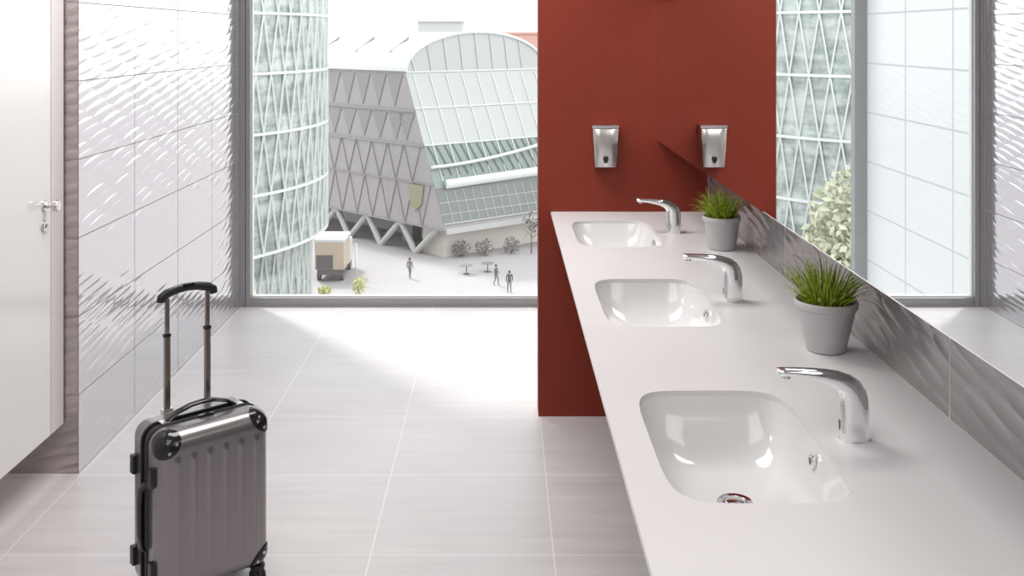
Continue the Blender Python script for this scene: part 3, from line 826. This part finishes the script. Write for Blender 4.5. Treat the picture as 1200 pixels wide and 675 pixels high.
for i, (x, y, lab) in enumerate(((-3.7, 92.0, 'grey-green shrub by the beige wall, leftmost of the row'), (-1.6, 92.6, 'grey-green shrub by the beige wall, second from the left'), (.9, 93.4, 'grey-green shrub by the beige wall, left of the thin tree'))):
    shrub(x, y, .9, 1.6, lab, M['darkleaf'], 20+i, 'shrubs along the beige wall')

# ---- marker pole and lorry
t = thing('marker_pole', (-11.9, 82.3, ZG), 'slim white post on the plaza right of the lorry', 'post')
bm = bmesh.new(); lathe(bm, [(.16, 0), (.16, .2), (.07, .25), (.06, 1.3)], (-11.9, 82.3, ZG), 'z', 10); obj('base', bm, M['strut'], t, True)
bm = bmesh.new(); lathe(bm, [(.10, 1.3), (.09, 3.2), (.05, 3.25)], (-11.9, 82.3, ZG), 'z', 10); obj('shaft', bm, M['whiteframe'], t, True)
def lorry():
    x0, y0 = -15.35, 82.6; t = thing('box_lorry', (x0+1.2, y0+2.5, ZG), 'small beige box lorry parked on the plaza beside the round tower', 'lorry')
    bm = bmesh.new(); box(bm, (x0, y0, ZG+1.0), (x0+2.4, y0+3.4, ZG+3.3), .06); obj('cargo_box', bm, M['truck_beige'], t)
    bm = bmesh.new(); box(bm, (x0-.05, y0-.05, ZG+3.25), (x0+2.45, y0+3.45, ZG+3.5), .05); obj('cargo_roof', bm, M['roofwhite'], t)
    bm = bmesh.new(); box(bm, (x0+.15, y0-.05, ZG+1.05), (x0+1.5, y0-.005, ZG+2.2)); obj('rear_door', bm, M['truck_dark'], t)
    bm = bmesh.new(); box(bm, (x0+.2, y0, ZG+.6), (x0+2.2, y0+5.4, ZG+1.0)); obj('chassis', bm, M['truck_dark'], t)
    bm = bmesh.new(); box(bm, (x0+.1, y0+3.55, ZG+.7), (x0+2.3, y0+5.5, ZG+2.7), .15); obj('cab', bm, M['whiteframe'], t)
    for x in (x0+.1, x0+2.0):
        for y in (y0+.8, y0+4.6):
            bm = bmesh.new(); lathe(bm, [(.2, 0), (.46, .02), (.46, .28), (.2, .3)], (x, y, ZG+.46), 'x', 20); obj('wheel', bm, M['truck_dark'], t, True)
lorry()

# ---- people on the plaza
def person(x, y, rz, stride, label, top, h=1.76, arms=0.0):
    s = h/1.76
    J = {'pel': (0, 0, .95), 'sp': (0, 0, 1.12), 'ch': (0, -.01, 1.34), 'nk': (0, 0, 1.49), 'hd': (0, -.015, 1.58), 'ht': (0, -.01, 1.68),
         'hl': (.09, 0, .90), 'hr': (-.09, 0, .90), 'kl': (.10, -.06-stride*.5, .50), 'kr': (-.10, -.03+stride*.4, .50),
         'al': (.11, .02-stride, .09), 'ar': (-.11, .02+stride, .10), 'tl': (.12, -.13-stride, .035), 'tr': (-.12, -.13+stride, .035),
         'sl': (.19, 0, 1.42), 'sr': (-.19, 0, 1.42), 'el': (.25, .04+stride*.3, 1.14), 'er': (-.25, .04-stride*.3, 1.14), 'wl': (.25, -.08+stride*.5-arms, .92+arms), 'wr': (-.25, -.08-stride*.5, .92),
         'fl': (.245, -.11+stride*.5-arms, .83+arms), 'fr': (-.245, -.11-stride*.5, .83)}
    Rr = {'pel': .145, 'sp': .13, 'ch': .15, 'nk': .06, 'hd': .095, 'ht': .085, 'hl': .10, 'hr': .10, 'kl': .065, 'kr': .065, 'al': .05, 'ar': .05, 'tl': .042, 'tr': .042,
          'sl': .07, 'sr': .07, 'el': .05, 'er': .05, 'wl': .036, 'wr': .036, 'fl': .03, 'fr': .03}
    E = [('pel','sp'),('sp','ch'),('ch','nk'),('nk','hd'),('hd','ht'),('pel','hl'),('pel','hr'),('hl','kl'),('hr','kr'),('kl','al'),('kr','ar'),('al','tl'),('ar','tr'),
         ('ch','sl'),('ch','sr'),('sl','el'),('sr','er'),('el','wl'),('er','wr'),('wl','fl'),('wr','fr')]
    ks = list(J); me = bpy.data.meshes.new('body')
    me.from_pydata([tuple(c*s for c in J[k]) for k in ks], [(ks.index(a), ks.index(b)) for a, b in E], [])
    tmp = bpy.data.objects.new('tmp_body', me); C.objects.link(tmp)
    sk = tmp.modifiers.new('s', 'SKIN'); sk.use_smooth_shade = True
    for i, k in enumerate(ks):
        v = me.skin_vertices[0].data[i]; v.radius = (Rr[k]*s, Rr[k]*s*(.72 if k in ('pel', 'sp', 'ch') else 1)); v.use_root = (k == 'pel')
    tmp.modifiers.new('u', 'SUBSURF').levels = 1
    dg = bpy.context.evaluated_depsgraph_get(); dg.update()
    m2 = bpy.data.meshes.new_from_object(tmp.evaluated_get(dg)); bpy.data.objects.remove(tmp)
    t = thing('person', (x, y, ZG), label, 'person', 'people walking on the plaza', rz)
    o_ = bpy.data.objects.new('body', m2); C.objects.link(o_); o_.parent = t
    m2.materials.clear()
    for k in (M['skin'], top, M['cloth_mid']): m2.materials.append(k)
    for p in m2.polygons:
        z = p.center.z/s; ax = abs(p.center.x)/s
        p.material_index = 0 if (z > 1.5 or (z < .9 and ax > .2)) else (1 if z > .86 else 2); p.use_smooth = True
    bm = bmesh.new(); lathe(bm, [(.02, 1.765*s), (.075*s, 1.74*s), (.104*s, 1.68*s), (.104*s, 1.60*s), (.08*s, 1.56*s)], (0, .018, 0), 'z', 14)
    obj('hair', bm, M['hair'], t, True, world=False)
person(.60, 79.2, math.radians(190), .10, 'person in a dark jacket with their back turned, walking on the bright paving', M['cloth_dark'])
person(-.45, 81.5, math.radians(60), .16, 'person in dark clothing striding, just left of the one on the bright paving', M['cloth_dark'], 1.72, .12)
person(-7.65, 83.8, math.radians(150), .14, 'person walking alone near the foot of the V-shaped struts', M['cloth_mid'], 1.75)

# cafe tables in the shade
def cafe_table(x, y, label):
    t = thing('cafe_table', (x, y, ZG), label, 'table', 'cafe tables in the shade')
    bm = bmesh.new(); lathe(bm, [(.55, .72), (.56, .76)], (0, 0, 0), 'z', 20); obj('table_top', bm, M['cloth_mid'], t, world=False)
    bm = bmesh.new(); lathe(bm, [(.3, 0), (.3, .03), (.04, .05), (.04, .72)], (0, 0, 0), 'z', 12); obj('pedestal', bm, M['cloth_dark'], t, world=False)
cafe_table(-3.0, 85.4, 'round grey cafe table in the shade, left one of the pair'); cafe_table(-1.2, 86.2, 'round grey cafe table in the shade, right one of the pair')

# ------------------------------------------------------------------ light
W = bpy.data.worlds.new('World'); bpy.context.scene.world = W; W.use_nodes = True
bg = W.node_tree.nodes['Background']; bg.inputs[0].default_value = (0.96, 0.98, 1.0, 1); bg.inputs[1].default_value = 2.2
L = bpy.data.lights.new('sun', 'SUN'); L.energy = 2.6; L.angle = math.radians(6); L.color = (1, 0.97, 0.93)
so = bpy.data.objects.new('sun', L); C.objects.link(so)
dirv = V((.62, -.78, -1.0*math.tan(math.radians(50)))).normalized()
so.rotation_euler = dirv.to_track_quat('-Z', 'Y').to_euler(); so.location = (-20, 30, 40)

# ------------------------------------------------------------------ camera
cam = bpy.data.cameras.new('camera'); co = bpy.data.objects.new('camera', cam); C.objects.link(co)
co.location = (0, 0, 1.6); co.rotation_euler = (PI/2, 0, 0)
cam.sensor_fit = 'HORIZONTAL'; cam.sensor_width = 36; cam.lens = 36*1180/1200
cam.shift_x = 12/1200; cam.shift_y = -295.5/1200; cam.clip_start = 0.05; cam.clip_end = 1000
S_ = bpy.context.scene; S_.camera = co
S_.view_settings.view_transform = 'Standard'; S_.view_settings.look = 'None'; S_.view_settings.gamma = 1
S_.view_settings.use_curve_mapping = False; S_.view_settings.exposure = 0.14
